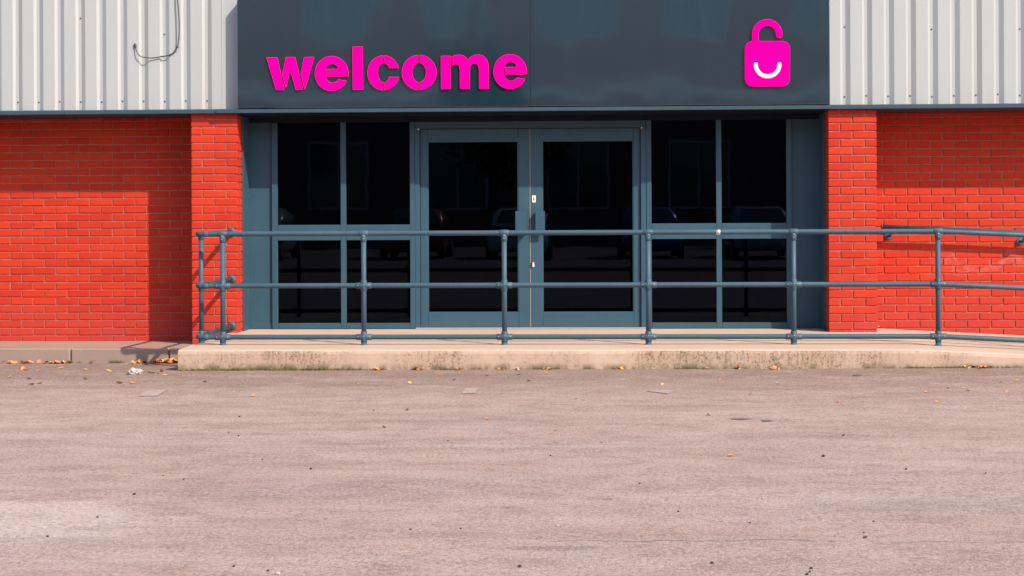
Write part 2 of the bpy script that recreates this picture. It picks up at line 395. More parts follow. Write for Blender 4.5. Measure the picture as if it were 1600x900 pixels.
def poly_obj(name, pts, y0, y1, mat, parent=None):
    bm = bmesh.new(); V, Fc = extrude_poly(pts, y0, y1)
    vs_ = [bm.verts.new(v) for v in V]
    for f in Fc: bm.faces.new([vs_[i] for i in f])
    bmesh.ops.recalc_face_normals(bm, faces=bm.faces[:])
    bmesh.ops.triangulate(bm, faces=[f for f in bm.faces if len(f.verts) > 4], ngon_method='EAR_CLIP')
    me = bpy.data.meshes.new(name); bm.to_mesh(me); bm.free()
    return link(name, me, mat, parent)

# ------------------------------------------------------------------ car park ground (one sheet to the horizon)
def sstep(a, b, x):
    t = max(0, min(1, (x - a) / (b - a))); return t * t * (3 - 2 * t)
def gz(x, y):
    z = 0.02 + 0.0035 * max(-6, min(6, x)) * sstep(-6, -2, y)
    z -= 0.058 * sstep(-2.3, -1.05, y) * sstep(-2.6, -3.4, x)
    near = sstep(60, 20, abs(x)) * sstep(-60, -20, y)
    w = 0.006 * mnoise.noise(Vector((x * 0.35, y * 1.1, 3.1))) + 0.006 * mnoise.noise(Vector((x * 0.9, y * 2.8, 8.2))) + 0.0016 * mnoise.noise(Vector((x * 4, y * 7, 1.2)))
    return z + w * near * (1 - 0.75 * sstep(-2.9, -2.3, y))
xs = [-400, -150, -60, -25, -14] + [-9 + 0.08 * i for i in range(226)] + [14, 25, 60, 150, 400]
ys = [-400, -150, -80, -40, -22, -16] + [-13 + 0.07 * i for i in range(174)] + [0, 8, 30, 100, 400]
V = [(x, y, gz(x, y)) for y in ys for x in xs]
nx = len(xs)
Fc = [(j*nx+i, j*nx+i+1, (j+1)*nx+i+1, (j+1)*nx+i) for j in range(len(ys)-1) for i in range(nx-1)]
ground = link('car_park_ground', mesh('car_park_ground', V, Fc, True), 'asphalt')
tag(ground, 'worn pinkish grey asphalt car park in front of the entrance', 'ground', kind='structure')

def ground_patch(name, pts, mat, dz=0.004):
    """thin irregular sheet following the ground"""
    cx = sum(q[0] for q in pts) / len(pts); cy = sum(q[1] for q in pts) / len(pts)
    ring = []
    n = len(pts)
    for i in range(n):
        a, b = pts[i], pts[(i+1) % n]
        for k in range(5):
            f = k / 5; x = a[0] + (b[0]-a[0])*f; y = a[1] + (b[1]-a[1])*f
            j = 1 + 0.10 * mnoise.noise(Vector((x*9, y*9, 5)))
            ring.append((cx + (x-cx)*j, cy + (y-cy)*j))
    V = [(cx, cy, gz(cx, cy) + dz)] + [(x, y, gz(x, y) + dz) for x, y in ring]
    return link(name, mesh(name, V, [(0, i+1, (i+1) % len(ring) + 1) for i in range(len(ring))]), mat, ground)
def gpt(px, py):
    q = at(px, py, Z=0.02); return (q.x, q.y)
ground_patch('painted_mark', [gpt(727, 607), gpt(747, 607), gpt(742, 615.5), gpt(722, 616)], 'mark')
ground_patch('painted_mark', [gpt(228, 611), gpt(262, 609), gpt(245, 618.5), gpt(215, 619)], 'mark')
ground_patch('painted_mark', [gpt(1008, 611), gpt(1055, 609.5), gpt(1044, 616.5), gpt(1030, 613.5)], 'mark')
ground_patch('tar_stain', [gpt(1331, 588), gpt(1340, 586.8), gpt(1348, 588), gpt(1340, 589.6)], 'tar')
ground_patch('tar_stain', [gpt(1138, 656), gpt(1158, 654.5), gpt(1176, 656), gpt(1160, 657.6)], 'tar', 0.003)
ground_patch('tar_stain', [gpt(1188, 658.5), gpt(1200, 657.5), gpt(1208, 659), gpt(1196, 660.5)], 'tar', 0.003)

# ------------------------------------------------------------------ pavement with kerb stones (left of the ramp)
YKERB = -0.95
pave = link('pavement', mesh('pavement', *box_data(-12, -3.27, YKERB + 0.128, 0.12, -0.3, 0.068, 0)), 'paving')
# gentle fall from the kerb to the wall
for v in pave.data.vertices:
    if v.co.z > 0: v.co.z = 0.080 if v.co.y < -0.5 else 0.062
tag(pave, 'narrow concrete pavement strip at the foot of the brick wall', 'pavement', kind='structure')
kx = -3.689
joints = [-3.272, kx] + [kx - 0.9 * i for i in range(1, 9)]
for i in range(len(joints) - 1):
    a, b = joints[i+1] + 0.004, joints[i] - 0.004
    V, Fc = box_data(a, b, YKERB, YKERB + 0.125, -0.25, 0.080 + rnd.uniform(-0.003, 0.003), 0.012)
    link('kerb_stone', mesh('kerb_stone', V, Fc), 'kerb', pave)

# ------------------------------------------------------------------ concrete landing and ramp
LZ = 0.18
def ramp_z(x): return LZ if x < 2.75 else LZ - (x - 2.75) / 20.5
EDGE = -2.28
xs_ = [-3.262 + 0.14 * i for i in range(44)]
xs_ = [x for x in xs_ if x < 2.7] + [2.75, 3.0, 3.4, 3.8, 4.2, 4.7, 5.2, 5.7, 6.1]
prof_n = 7
V, Fc = [], []
for x in xs_:
    zt = ramp_z(x); e = 0.010 * mnoise.noise(Vector((x * 2.1, 0, 4))); e2 = 0.004 * mnoise.noise(Vector((x * 3.3, 7, 4)))
    zf = gz(x, EDGE) - 0.05
    V += [(x, EDGE + e, zf), (x, EDGE + e * 1.3, zt - 0.035 + e2), (x, EDGE + 0.006 + e, zt - 0.012 + e2), (x, EDGE + 0.022 + e, zt - 0.002 + e2 * 0.5),
          (x, EDGE + 0.09, zt), (x, -0.44, zt), (x, 0.13, zt)]
for i in range(len(xs_) - 1):
    for k in range(prof_n - 1):
        Fc.append((i*prof_n+k, (i+1)*prof_n+k, (i+1)*prof_n+k+1, i*prof_n+k+1))
V += [(-3.262, 0.13, -0.3), (-3.262, EDGE, -0.3)]
Fc.append(tuple([0, 1, 2, 3, 4, 5, 6, len(V)-2, len(V)-1]))
ramp = link('concrete_ramp', mesh('concrete_ramp', V, Fc), 'concrete')
tag(ramp, 'stained peach concrete landing and ramp in front of the doors', 'ramp', kind='structure')

# moss and weeds along the foot of the ramp
def tufts(spots, parent=None):
    V, Fc = [], []
    for (x, y, z, h, n, s) in spots:
        for _ in range(n):
            a = rnd.uniform(0, 6.28); px, py = x + rnd.gauss(0, s), y + rnd.gauss(0, 0.008)
            hh = h * rnd.uniform(0.5, 1.2); w = rnd.uniform(0.0015, 0.004); lx, ly = rnd.gauss(0, hh * 0.5), rnd.gauss(0, hh * 0.4)
            k = len(V)
            V += [(px - w*math.cos(a), py - w*math.sin(a), z), (px + w*math.cos(a), py + w*math.sin(a), z), (px + lx, py + ly, z + hh)]
            Fc.append((k, k+1, k+2))
    return V, Fc
sp = []
for i in range(420):
    x = rnd.uniform(-3.25, 3.9)
    dens = mnoise.noise(Vector((x * 1.6, 2, 0))) + (0.45 if x < -1.5 else -0.12)
    if dens < 0.12: continue
    sp.append((x, EDGE - 0.012, gz(x, EDGE - 0.012) - 0.002, 0.014 + 0.018 * max(0, dens), 18, 0.022))
for i in range(60):
    x = rnd.uniform(3.0, 4.2); sp.append((x, EDGE - 0.012, gz(x, EDGE) - 0.002, 0.025, 10, 0.02))
moss = link('moss', mesh('moss', *tufts(sp)), 'moss')
tag(moss, 'brownish moss and weeds along the foot of the ramp', 'moss', kind='stuff')
sp = []
for cx, s in ((-4.62, 0.07), (-4.7, 0.05), (-4.15, 0.06), (-5.35, 0.04)):
    for i in range(14): 
        x = cx + rnd.gauss(0, s); sp.append((x, YKERB - 0.015, gz(x, YKERB - 0.02) - 0.002, 0.03, 12, 0.012))
weeds = link('weeds', mesh('weeds', *tufts(sp)), 'moss')
tag(weeds, 'small green weeds in the gutter under the kerb', 'weeds', kind='stuff')

# ------------------------------------------------------------------ the building
shop = empty('shop_building')
tag(shop, 'red brick and pale clad shop building with a dark glazed entrance', 'building')
TRIMZ = 2.23
YW, YP, YF = 0.07, -0.445, -0.53
PIER_L = (-3.600, -3.163); PIER_R = (2.325, 2.767)

_bc = {}
def brick_data(l, h, d, variant):
    key = (round(l, 3), round(h, 3), round(d, 3), variant)
    if key not in _bc:
        q = random.Random(str(key)); b = 0.0035
        def j(s=0.0012): return q.uniform(-s, s)
        # front face y=0, chamfer, body back to y=d
        o = [(-l/2, -h/2), (l/2, -h/2), (l/2, h/2), (-l/2, h/2)]
        inn = []
        for i, (x, z) in enumerate(o):
            inn.append((x + (b if x < 0 else -b) * q.uniform(0.5, 1.8) + j(), j(0.0008) - 0.0, z + (b if z < 0 else -b) * q.uniform(0.5, 1.8) + j()))
        mid = [(x + j(0.001), b, z + j(0.001)) for x, z in o]
        back = [(x, d, z) for x, z in o]
        V = inn + mid + back
        Fc = [(0, 1, 2, 3)] + [(i, i+4, (i+1)%4+4, (i+1)%4) for i in range(4)] + [(i+4, i+8, (i+1)%4+8, (i+1)%4+4) for i in range(4)] + [(11, 10, 9, 8)]
        _bc[key] = (V, Fc)
    return key, _bc[key]
_bm = {}
def brick_obj(parent, xc, yc, zc, l, h, d, mat, rotz=0.0):
    key, (V, Fc) = brick_data(l, h, d, rnd.randrange(5))
    mk = (key, mat)
    if mk not in _bm:
        _bm[mk] = mesh('brick', V, Fc); _bm[mk].materials.append(MATS[mat])
    return link('brick', _bm[mk], None, parent, (xc, yc, zc), (0, 0, rotz))
def brick_raw(xc, yc, zc, l, h, d, rotz=0.0):
    key, (V, Fc) = brick_data(l, h, d, rnd.randrange(5))
    cz, sz = math.cos(rotz), math.sin(rotz)
    return [(xc + x*cz - y*sz, yc + x*sz + y*cz, zc + z) for x, y, z in V], Fc

J = 0.010
def brick_wall(xa, xb, vis, z_top, zfloor, zref, pitch, xj, mat, lab):
    """stretcher bond between xa and xb; bricks inside vis are single objects, those outside the view one joined part"""
    wall = link('brick_wall', mesh('brick_wall', *box_data(xa, xb, YW + 0.0085, YW + 0.24, -0.3, z_top + 0.02, 0)), 'mortar', shop)
    wall['label'] = lab
    stuff = []
    k0 = int(math.floor((zfloor - zref) / pitch)) - 1
    k = k0
    while True:
        z0 = zref + k * pitch; z1 = z0 + pitch - J
        if z0 > z_top: break
        z1c = min(z1, z_top); k += 1
        if z1 < zfloor - 0.02 or z1c - z0 < 0.01: continue
        off = xj + (0.1125 if (k % 2) else 0.0)
        n0 = int(math.floor((xa - off) / 0.224)) - 1
        x = off + n0 * 0.224
        while x < xb:
            l, r_ = max(x + J/2, xa + 0.002), min(x + 0.224 - J/2, xb - 0.002)
            x += 0.224
            if r_ - l < 0.012: continue
            a = ((l + r_)/2, YW + rnd.gauss(0, 0.0008), (z0 + z1c)/2 + rnd.gauss(0, 0.0005), round(r_ - l, 2) if r_ - l < 0.21 else 0.214, z1c - z0, 0.06)
            rz = rnd.gauss(0, 0.0025)
            if r_ > vis[0] and l < vis[1]: brick_obj(wall, *a, mat, rz)
            else: stuff.append(brick_raw(*a, rz))
    if stuff:
        o = link('brickwork', mesh('brickwork', *join(stuff)), mat, wall); o['kind'] = 'stuff'
    return wall
brick_wall(-12, PIER_L[0], (-5.72, -3.5), TRIMZ, 0.062, 0.129 - J/2, 0.0741, -4.502, 'brick', 'recessed brick wall on the pavement side, half in shadow')
brick_wall(PIER_R[1], 12, (2.7, 4.36), TRIMZ, 0.12, 0.190 - J/2, 0.0741, 3.152, 'brick_r', 'recessed brick wall behind the sloping handrail')

def pier(xa, xb, inner, zfl, lab):
    """brick pier two bricks wide; inner = +1 when the entrance side is xb"""
    w = xb - xa; pitch = 0.0733
    par = link('brick_pier', mesh('brick_pier', *box_data(xa + 0.008, xb - 0.008, YP + 0.008, YW + 0.05, -0.3, TRIMZ + 0.02, 0)), 'mortar', shop)
    par['label'] = lab
    hidden = []
    z = 1.748 - J/2; k = 0
    while z > zfl - 0.05: z -= pitch; k -= 1
    while z < TRIMZ:
        z0, z1 = z, min(z + pitch - J, TRIMZ); z += pitch; k += 1
        if z1 - z0 < 0.012 or z1 < zfl: continue
        zc, h = (z0 + z1)/2, z1 - z0
        jit = lambda: rnd.gauss(0, 0.0008)
        xi, xo = (xb, xa) if inner > 0 else (xa, xb)
        if k % 2:
            hd = (w - 0.215 - 2*J) / 2
            for cx, l, d in ((xa + hd/2, hd, 0.215), ((xa+xb)/2, 0.215, 0.10), (xb - hd/2, hd, 0.215)):
                brick_obj(par, cx, YP + jit(), zc, round(l, 3), h, d, 'brick')
            ys0 = YP + 0.215 + J
        else:
            st = (w - J) / 2
            for cx in (xa + st/2, xb - st/2): brick_obj(par, cx, YP + jit(), zc, round(st, 3), h, 0.1025, 'brick')
            ys0 = YP + 0.1025 + J
        # returns: entrance side in view, outer side turned away
        for side in (1, -1):
            xf = xb if side > 0 else xa; rot = math.pi/2 if side > 0 else -math.pi/2
            y = ys0
            while y < YW - 0.015:
                y2 = min(y + 0.215, YW - 0.002 if side != inner else YW)
                if y2 - y > 0.02:
                    a = (xf, (y + y2)/2, zc, round(y2 - y, 3), h, 0.09)
                    if side == inner and y < -0.25: brick_obj(par, *a, 'brick', rot)
                    else: hidden.append(brick_raw(*a, rot))
                y += 0.225
    o = link('brickwork', mesh('brickwork', *join(hidden)), 'brick', par); o['kind'] = 'stuff'
    return par
pier(*PIER_L, 1, 0.06, 'sunlit brick pier beside the railing corner')
pier(*PIER_R, -1, 0.17, 'sunlit brick pier in front of the ramp handrail')

# --- profiled metal cladding
YCR, YVA = -0.425, -0.402
def cladding(xa, xb, phase, zt, lab):
    # one period from the right edge of a valley: crest 0.108, right-facing web, valley floor, left-facing web
    prof = [(0.0, YCR), (0.108, YCR), (0.130, YVA), (0.158, YVA)]
    pts = []
    n0 = int((xa - phase) / 0.2) - 1
    x = phase + n0 * 0.2
    while x < xb + 0.2:
        pts += [(x + dx, y) for dx, y in prof]; x += 0.2
    # clip
    def clip(pts, xa, xb):
        out = []
        for (x0, y0), (x1, y1) in zip(pts, pts[1:]):
            if x1 <= xa or x0 >= xb: continue
            f = lambda X: y0 + (y1 - y0) * (X - x0) / (x1 - x0)
            a = (max(x0, xa), f(max(x0, xa))); b = (min(x1, xb), f(min(x1, xb)))
            if not out: out.append(a)
            out.append(b)
        return out
    pts = clip(pts, xa, xb)
    zb = TRIMZ + 0.036
    V = [(x, y, zb) for x, y in pts] + [(x, y, zt) for x, y in pts] + [(x, y + 0.003, zb) for x, y in pts]
    n = len(pts)
    Fc = [(i, i+1, n+i+1, n+i) for i in range(n-1)] + [(i+1, i, 2*n+i, 2*n+i+1) for i in range(n-1)]
    o = link('cladding', mesh('cladding', V, Fc), 'clad', shop); o['label'] = lab
    # back board closes the wall behind the sheet
    box('backing_wall', xa, xb, -0.385, 0.2, TRIMZ + 0.03, zt, 'soffit', o, 0)
    sd = [box_data(-0.0045, 0.0045, -0.006, 0.0, -0.0045, 0.0045, 0.0015), box_data(-0.007, 0.007, -0.0015, 0.001, -0.007, 0.007, 0)]
    sme = mesh('screw', *join(sd)); sme.materials.append(MATS['screw'])
    x = phase + n0 * 0.2 + 0.148
    i = 0
    while x < xb:
        if xa < x and -5.7 < x < 4.4:
            link('screw', sme, None, o, (x, YVA, TRIMZ + 0.125 + rnd.gauss(0, 0.003)))
            if i % 4 == 0: link('screw', sme, None, o, (x + rnd.gauss(0, 0.004), YVA, TRIMZ + rnd.uniform(0.35, 0.95)))
        x += 0.2; i += 1
    return o
cladding(-12, -3.305, -5.406, 5.2, 'pale grey ribbed metal cladding with a loose cable')
cladding(2.345, 12, 2.535, 5.2, 'plain pale grey ribbed metal cladding over the ramp')
cl = link('corner_flashing', mesh('corner_flashing', *join([box_data(-3.303, -3.15, -0.399, -0.390, TRIMZ + 0.036, 5.2, 0), box_data(-3.312, -3.300, -0.428, -0.392, TRIMZ + 0.036, 5.2, 0.002)])), 'clad', shop)
box('upper_cladding', -3.15, 2.345, -0.40, 0.2, 3.30, 5.2, 'clad', shop, 0)

# --- drip trim under cladding and fascia, soffit, fascia
def trim_piece(xa, xb, yf):
    pr = [(yf + 0.012, TRIMZ + 0.042), (yf, TRIMZ + 0.034), (yf, TRIMZ + 0.004), (yf + 0.004, TRIMZ), (yf + 0.03, TRIMZ)]
    pr = pr + [(0.06, TRIMZ + 0.002), (0.06, TRIMZ + 0.042)]
    n = len(pr)
    V = [(x, y, z) for x in (xa, xb) for y, z in pr]
    Fc = [(k, k+n, (k+1)%n+n, (k+1)%n) for k in range(n)] + [tuple(range(n)), tuple(range(2*n-1, n-1, -1))]
    return link('drip_trim', mesh('drip_trim', V, Fc), 'trim', shop)
for a, b, yf in ((-12, -7.8, -.507), (-7.798, -4.78, -.508), (-4.778, -3.345, -.507), (-3.343, -0.4, -.524), (-0.398, 2.318, -.524), (2.32, 5.3, -.507), (5.302, 9, -.508), (9.002, 12, -.507)):
    trim_piece(a, b, yf)
box('soffit', -3.16, 2.322, -0.49, 0.10, TRIMZ - 0.012, TRIMZ - 0.001, 'soffit', shop, 0)
FX0, FX1, FZ0, FZ1 = -3.142, 2.324, 2.276, 3.30
fas = empty('fascia', shop); fas['label'] = 'dark blue grey glossy sign fascia over the doors'
box('fascia_panel', FX0, -0.4159, YF, -0.40, FZ0, FZ1, 'fascia', fas, 0.0025)
box('fascia_panel', -0.4151, FX1, YF, -0.40, FZ0, FZ1, 'fascia', fas, 0.0025)

# --- glazed entrance screen
def vbar(name, x0, x1, z0, z1, parent, y0=0.0, y1=0.07, mat='frame'): return box(name, x0, x1, y0, y1, z0, z1, mat, parent, 0.0025)
ZH, ZB = 2.171, 0.184
scr = shop
box('head_beam', -3.162, 2.326, 0.0, 0.07, ZH, 2.217, 'soffit', shop, 0.002)  # shade of the recess under the trim is put into the beam's near-black colour
def window(xs4, panel, lab):
    """xs4 = x of mullion edges: outer0 outer1 | mid0 mid1 | inner0 inner1 from low to high x"""
    w = empty('window', shop); w['label'] = lab
    (a0, a1), (b0, b1), (c0, c1) = xs4
    for x0, x1 in xs4: vbar('mullion', x0, x1, ZB, ZH - 0.001, w)
    for x0, x1 in ((a1, b0), (b1, c0)):
        vbar('sill_bar', x0 + .001, x1 - .001, ZB, 0.239, w, 0.001)
        vbar('transom', x0 + .001, x1 - .001, 1.036, 1.093, w, 0.001)
        vbar('transom', x0 + .001, x1 - .001, 1.102, 1.185, w, 0.001)
        box('transom_gasket', x0 + .001, x1 - .001, 0.012, 0.06, 1.0935, 1.1015, 'black', w, 0)
        for z0, z1 in ((0.239, 1.036), (1.185, ZH)):
            box('pane', x0 - 0.01, x1 + 0.01, 0.030, 0.036, z0 - 0.008, z1 + 0.008, 'glass', w, 0)
    p0, p1 = panel
    box('infill_panel', p0, p1, 0.030, 0.05, ZB + 0.045, ZH, 'frame', w, 0)
    box('panel_foot', p0, p1, 0.022, 0.05, ZB, ZB + 0.058, 'frame', w, 0.002)
    return w
window(((-2.928, -2.874), (-2.262, -2.210), (-1.593, -1.547)), (-3.162, -2.930), 'four-pane window with panel beside the pier at the railing corner')
window(((0.672, 0.720), (1.335, 1.386), (2.001, 2.049)), (2.051, 2.326), 'four-pane window with shaded panel nearer the ramp')
for o in [c for c in shop.children if c.name.startswith('window')]: pass
# jamb linings against the pier returns
box('jamb_lining', -3.163, -3.150, -0.25, -0.001, ZB, 2.215, 'frame', shop, 0.002)
box('jamb_lining', 2.312, 2.325, -0.25, -0.001, ZB, 2.215, 'frame', shop, 0.002)
# door frame
df = empty('door_frame', shop)
vbar('jamb', -1.546, -1.499, ZB + 0.01, 2.118, df, 0.006)
vbar('jamb', 0.619, 0.671, ZB + 0.01, 2.118, df, 0.006)
vbar('head', -1.546, 0.671, 2.119, ZH - 0.001, df, 0.004)
box('head_rail', -1.498, 0.618, 0.014, 0.07, 2.1045, 2.118, 'frame', df, 0.001)
box('threshold', -1.54, 0.665, -0.035, 0.09, ZB - 0.002, ZB + 0.012, 'steel', df, 0.003)
for x in (-1.507, 0.627):
    box('pivot_pin', x - 0.006, x + 0.006, 0.0, 0.02, 2.092, 2.108, 'lock', df, 0.002)
DY = 0.032
def door(x0, g0, g1, x1, lab, meet):
    d = empty('door', shop); d['label'] = lab
    z0, z1, gz0, gz1 = 0.199, 2.100, 0.336, 1.982
    vbar('stile', x0, g0, z0, z1, d, DY, DY + 0.05); vbar('stile', g1, x1, z0, z1, d, DY, DY + 0.05)
    vbar('top_rail', g0 + .001, g1 - .001, gz1, z1, d, DY + .001, DY + 0.05); vbar('bottom_rail', g0 + .001, g1 - .001, z0, gz0, d, DY + .001, DY + 0.05)
    box('pane', g0 - 0.01, g1 + 0.01, DY + 0.022, DY + 0.028, gz0 - 0.01, gz1 + 0.01, 'glass', d, 0)
    bead = join([box_data(g0, g0 + 0.008, DY + 0.006, DY + 0.02, gz0, gz1, 0), box_data(g1 - 0.008, g1, DY + 0.006, DY + 0.02, gz0, gz1, 0),
                 box_data(g0 + .008, g1 - .008, DY + 0.006, DY + 0.02, gz0, gz0 + 0.008, 0), box_data(g0 + .008, g1 - .008, DY + 0.006, DY + 0.02, gz1 - 0.008, gz1, 0)])
    link('glazing_bead', mesh('glazing_bead', *bead), 'frame', d)
    # pull handle: upright plate held off the stile by a folded side flange
    hz0, hz1 = 1.082, 1.308
    if meet > 0: hx0, hx1, fl = -0.580, -0.478, -0.478
    else: hx0, hx1, fl = -0.388, -0.298, -0.388
    parts = [box_data(hx0, hx1, DY - 0.062, DY - 0.056, hz0, hz1, 0.002)]
    parts.append(box_data(fl - 0.004, fl + 0.004, DY - 0.0565, DY - 0.0005, hz0 + 0.01, hz1 - 0.01, 0.001))
    link('pull_handle', mesh('pull_handle', *join(parts)), 'frame', d)
    if meet < 0:
        e = box('lock_escutcheon', -0.421, -0.385, DY - 0.006, DY - 0.0005, 1.390, 1.458, 'lock', d, 0.003)
        box('keyhole', -0.408, -0.398, DY - 0.0075, DY - 0.0062, 1.41, 1.44, 'black', d, 0)
        box('lock_cylinder', -0.421, -0.402, DY - 0.010, DY - 0.0005, 0.772, 0.815, 'lock', d, 0.003)
        box('lock_cover', -0.432, -0.4215, DY - 0.012, DY - 0.0005, 0.768, 0.818, 'black', d, 0.002)
    return d
door(-1.496, -1.424, -0.552, -0.4415, 'glazed door leaf on the side of the railing corner', 1)
door(-0.4345, -0.321, 0.550, 0.616, 'glazed door leaf with a white lock plate', -1)
box('door_seal', -0.4405, -0.4355, DY + 0.004, DY + 0.03, 0.2, 2.1, 'seal', shop, 0)

# --- dark interior behind the glass
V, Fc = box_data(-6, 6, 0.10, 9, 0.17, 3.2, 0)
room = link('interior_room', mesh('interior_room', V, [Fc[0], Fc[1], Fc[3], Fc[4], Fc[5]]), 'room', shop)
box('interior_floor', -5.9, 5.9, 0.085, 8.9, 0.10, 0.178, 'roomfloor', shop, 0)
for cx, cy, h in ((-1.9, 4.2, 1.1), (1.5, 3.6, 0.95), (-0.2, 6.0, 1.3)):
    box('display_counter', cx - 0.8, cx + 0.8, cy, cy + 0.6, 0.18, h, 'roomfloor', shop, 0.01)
V, Fc = box_data(-12, 12, 0.2, 14, 0.0, 5.2, 0)
box('roof', -12, 12, -0.40, 14, 5.2, 5.35, 'clad', shop, 0.01)
box('side_wall', -12, -11.8, 0.32, 14, 0, 5.2, 'obrick', shop, 0); box('side_wall', 11.8, 12, 0.32, 14, 0, 5.2, 'obrick', shop, 0)
box('rear_wall', -11.8, 11.8, 13.8, 14, 0, 5.2, 'obrick', shop, 0)

# ------------------------------------------------------------------ "welcome" lettering
YL0, YL1 = YF - 0.019, YF - 0.0005
def px_poly(pts):
    out = []
    for x, y in pts:
        q = at(x, y, Y=YL0); out.append((q.x, q.z))
    return out
def arc(cx, cy, rx, ry, a0, a1, n=22):
    return [(cx + rx * math.cos(R(a0 + (a1 - a0) * i / n)), cy - ry * math.sin(R(a0 + (a1 - a0) * i / n))) for i in range(n + 1)]
sign = empty('welcome_lettering')
tag(sign, 'raised magenta stencil letters spelling welcome on the dark fascia', 'lettering')
def letter(ch, pieces):
    L = empty('letter', sign); L['label'] = 'magenta letter ' + ch
    for pc in pieces: poly_obj('letter_piece', px_poly(pc), YL0, YL1, 'pink', L)
z1 = lambda pts: [(410 + x / 10, 60 + y / 10) for x, y in pts]
z2 = lambda pts: [(540 + x / 10, 60 + y / 10) for x, y in pts]
z3 = lambda pts: [(680 + x / 10, 60 + y / 10) for x, y in pts]
letter('w', [z1([(62, 297), (228, 296), (341, 803), (214, 805)]),
             z1([(368, 292), (505, 290), (632, 800), (522, 803), (432, 485), (365, 770), (310, 558)]),
             z1([(650, 292), (808, 288), (661, 797), (597, 558)])])
E_ = arc(1080, 548, 262, 273, -9, 337, 54)[:]
E_ = [q for q in arc(1080, 548, 262, 273, -9, 335, 60)]
E_ += [(1185, 640), (1168, 664), (1142, 682), (1108, 692), (1070, 690), (1034, 674), (1006, 642), (988, 600), (980, 548), (986, 486), (1002, 446), (1030, 415), (1062, 399), (1092, 395), (1126, 401), (1156, 420), (1174, 445), (1183, 476), (1000, 481), (1000, 594)]
letter('e', [z1(E_)])
letter('l', [z2([(108, 130), (263, 128), (268, 798), (112, 801)])])
def ringpart(cx, cy, RX, RY, rx, ry, xlo, xhi, a0, a1):
    """ring sector between outer and inner ellipse, cut off at a vertical slit"""
    o = [(max(xlo, min(xhi, x)), y) for x, y in arc(cx, cy, RX, RY, a0, a1, 30)]
    i = [(max(xlo, min(xhi, x)), y) for x, y in arc(cx, cy, rx, ry, a1, a0, 30)]
    return o + i
def uniq(p):
    out = []
    for q in p:
        if not out or abs(q[0]-out[-1][0]) + abs(q[1]-out[-1][1]) > 0.8: out.append(q)
    return out
letter('c', [z2(uniq(ringpart(597, 538, 257, 273, 97, 150, 0, 583, 92, 268))),
             z2(uniq([(608, 265)] + [q for q in arc(597, 538, 240, 273, 86, 16.2, 16)] + [(686, 463)] + arc(597, 538, 97, 150, 30, 83, 10))),
             z2(uniq(arc(597, 538, 240, 273, -13.6, -87, 16) + arc(597, 538, 97, 150, -83, -27, 10) + [(690, 601)]))])
letter('o', [z2(uniq(ringpart(1148, 533, 270, 275, 109, 151, 0, 1132, 92, 268))),
             z2(uniq(ringpart(1148, 533, 270, 275, 109, 151, 1159, 3000, 88, -88)))])
letter('m', [z3([(88, 273), (237, 271), (239, 788), (92, 790)]),
             z3([(259, 300), (262, 284), (285, 270), (320, 260), (360, 255), (400, 257), (440, 268), (480, 292), (515, 332), (550, 292), (590, 268), (630, 256), (670, 253), (712, 258), (752, 274), (786, 302), (812, 340), (828, 385), (834, 440), (836, 783), (686, 785), (684, 500), (680, 455), (668, 423), (648, 402), (620, 392), (592, 393), (568, 405), (550, 430), (541, 465), (539, 785), (388, 786), (384, 500), (380, 458), (368, 427), (346, 407), (318, 401), (285, 404), (259, 412)])])
letter('e', [z1([(x + 2790, y - 30) for x, y in E_])])
# padlock-shaped shopping bag emblem
emb = empty('padlock_emblem')
tag(emb, 'magenta open padlock emblem with a white smile on the fascia', 'emblem')
z4 = lambda pts: [(1150 + x / 7.2, 20 + y / 7.2) for x, y in pts]
body = arc(517, 408, 90, 90, 0, 90, 8) + arc(190, 408, 90, 90, 90, 180, 8) + arc(190, 738, 90, 90, 180, 270, 8) + arc(517, 738, 90, 90, 270, 360, 8)
poly_obj('body', px_poly(z4(body)), YL0 - 0.004, YL1, 'pink', emb)
sh = [(183, 322)] + arc(352, 242, 169, 170, 180, 0, 30) + arc(486, 248, 36, 36, 0, -180, 10) + arc(352, 242, 98, 96, 0, 180, 24) + [(255, 322)]
poly_obj('shackle', px_poly(z4(uniq(sh))), YL0 - 0.003, YL1, 'pink', emb)
sm = arc(355, 582, 155, 155, 180, 360, 28) + arc(488, 580, 22, 22, 0, 180, 8)[1:-1] + arc(355, 582, 111, 110, 360, 180, 24) + arc(222, 580, 22, 22, 0, 180, 8)[1:-1]
poly_obj('smile', px_poly(z4(uniq(sm))), YL0 - 0.007, YL0 - 0.0042, 'white', emb)

# ------------------------------------------------------------------ tubular railing on the ramp edge
RY_, RR = -1.80, 0.0213
TOPZ, MIDZ, BOTZ = 1.122, 0.681, 0.246
rail = empty('ramp_railing', None, (0, 0, 0))
tag(rail, 'blue grey tubular railing with three rails along the ramp edge', 'railing')
posts = [-2.999, -1.796, -0.606, 0.604, 1.816, 3.012]
CX = -3.222
def drop(x): return max(0.0, (x - 3.012)) / 20.5
def screw_on(parent, x, y, z):
    s_ = mesh('grub_screw', *tube_data([(x, y - 0.002, z), (x, y + 0.004, z)], 0.0045, 8)); return link('grub_screw', s_, 'steel', parent)
def sleeve(name, p0, p1, r=0.0255, parent=rail, n=16):
    p0, p1 = Vector(p0), Vector(p1); d = (p1 - p0).normalized()
    return tube(name, [p0, p0 + d * 0.004, p1 - d * 0.004, p1], [r - 0.004, r, r, r - 0.004], 'rail', parent, n)
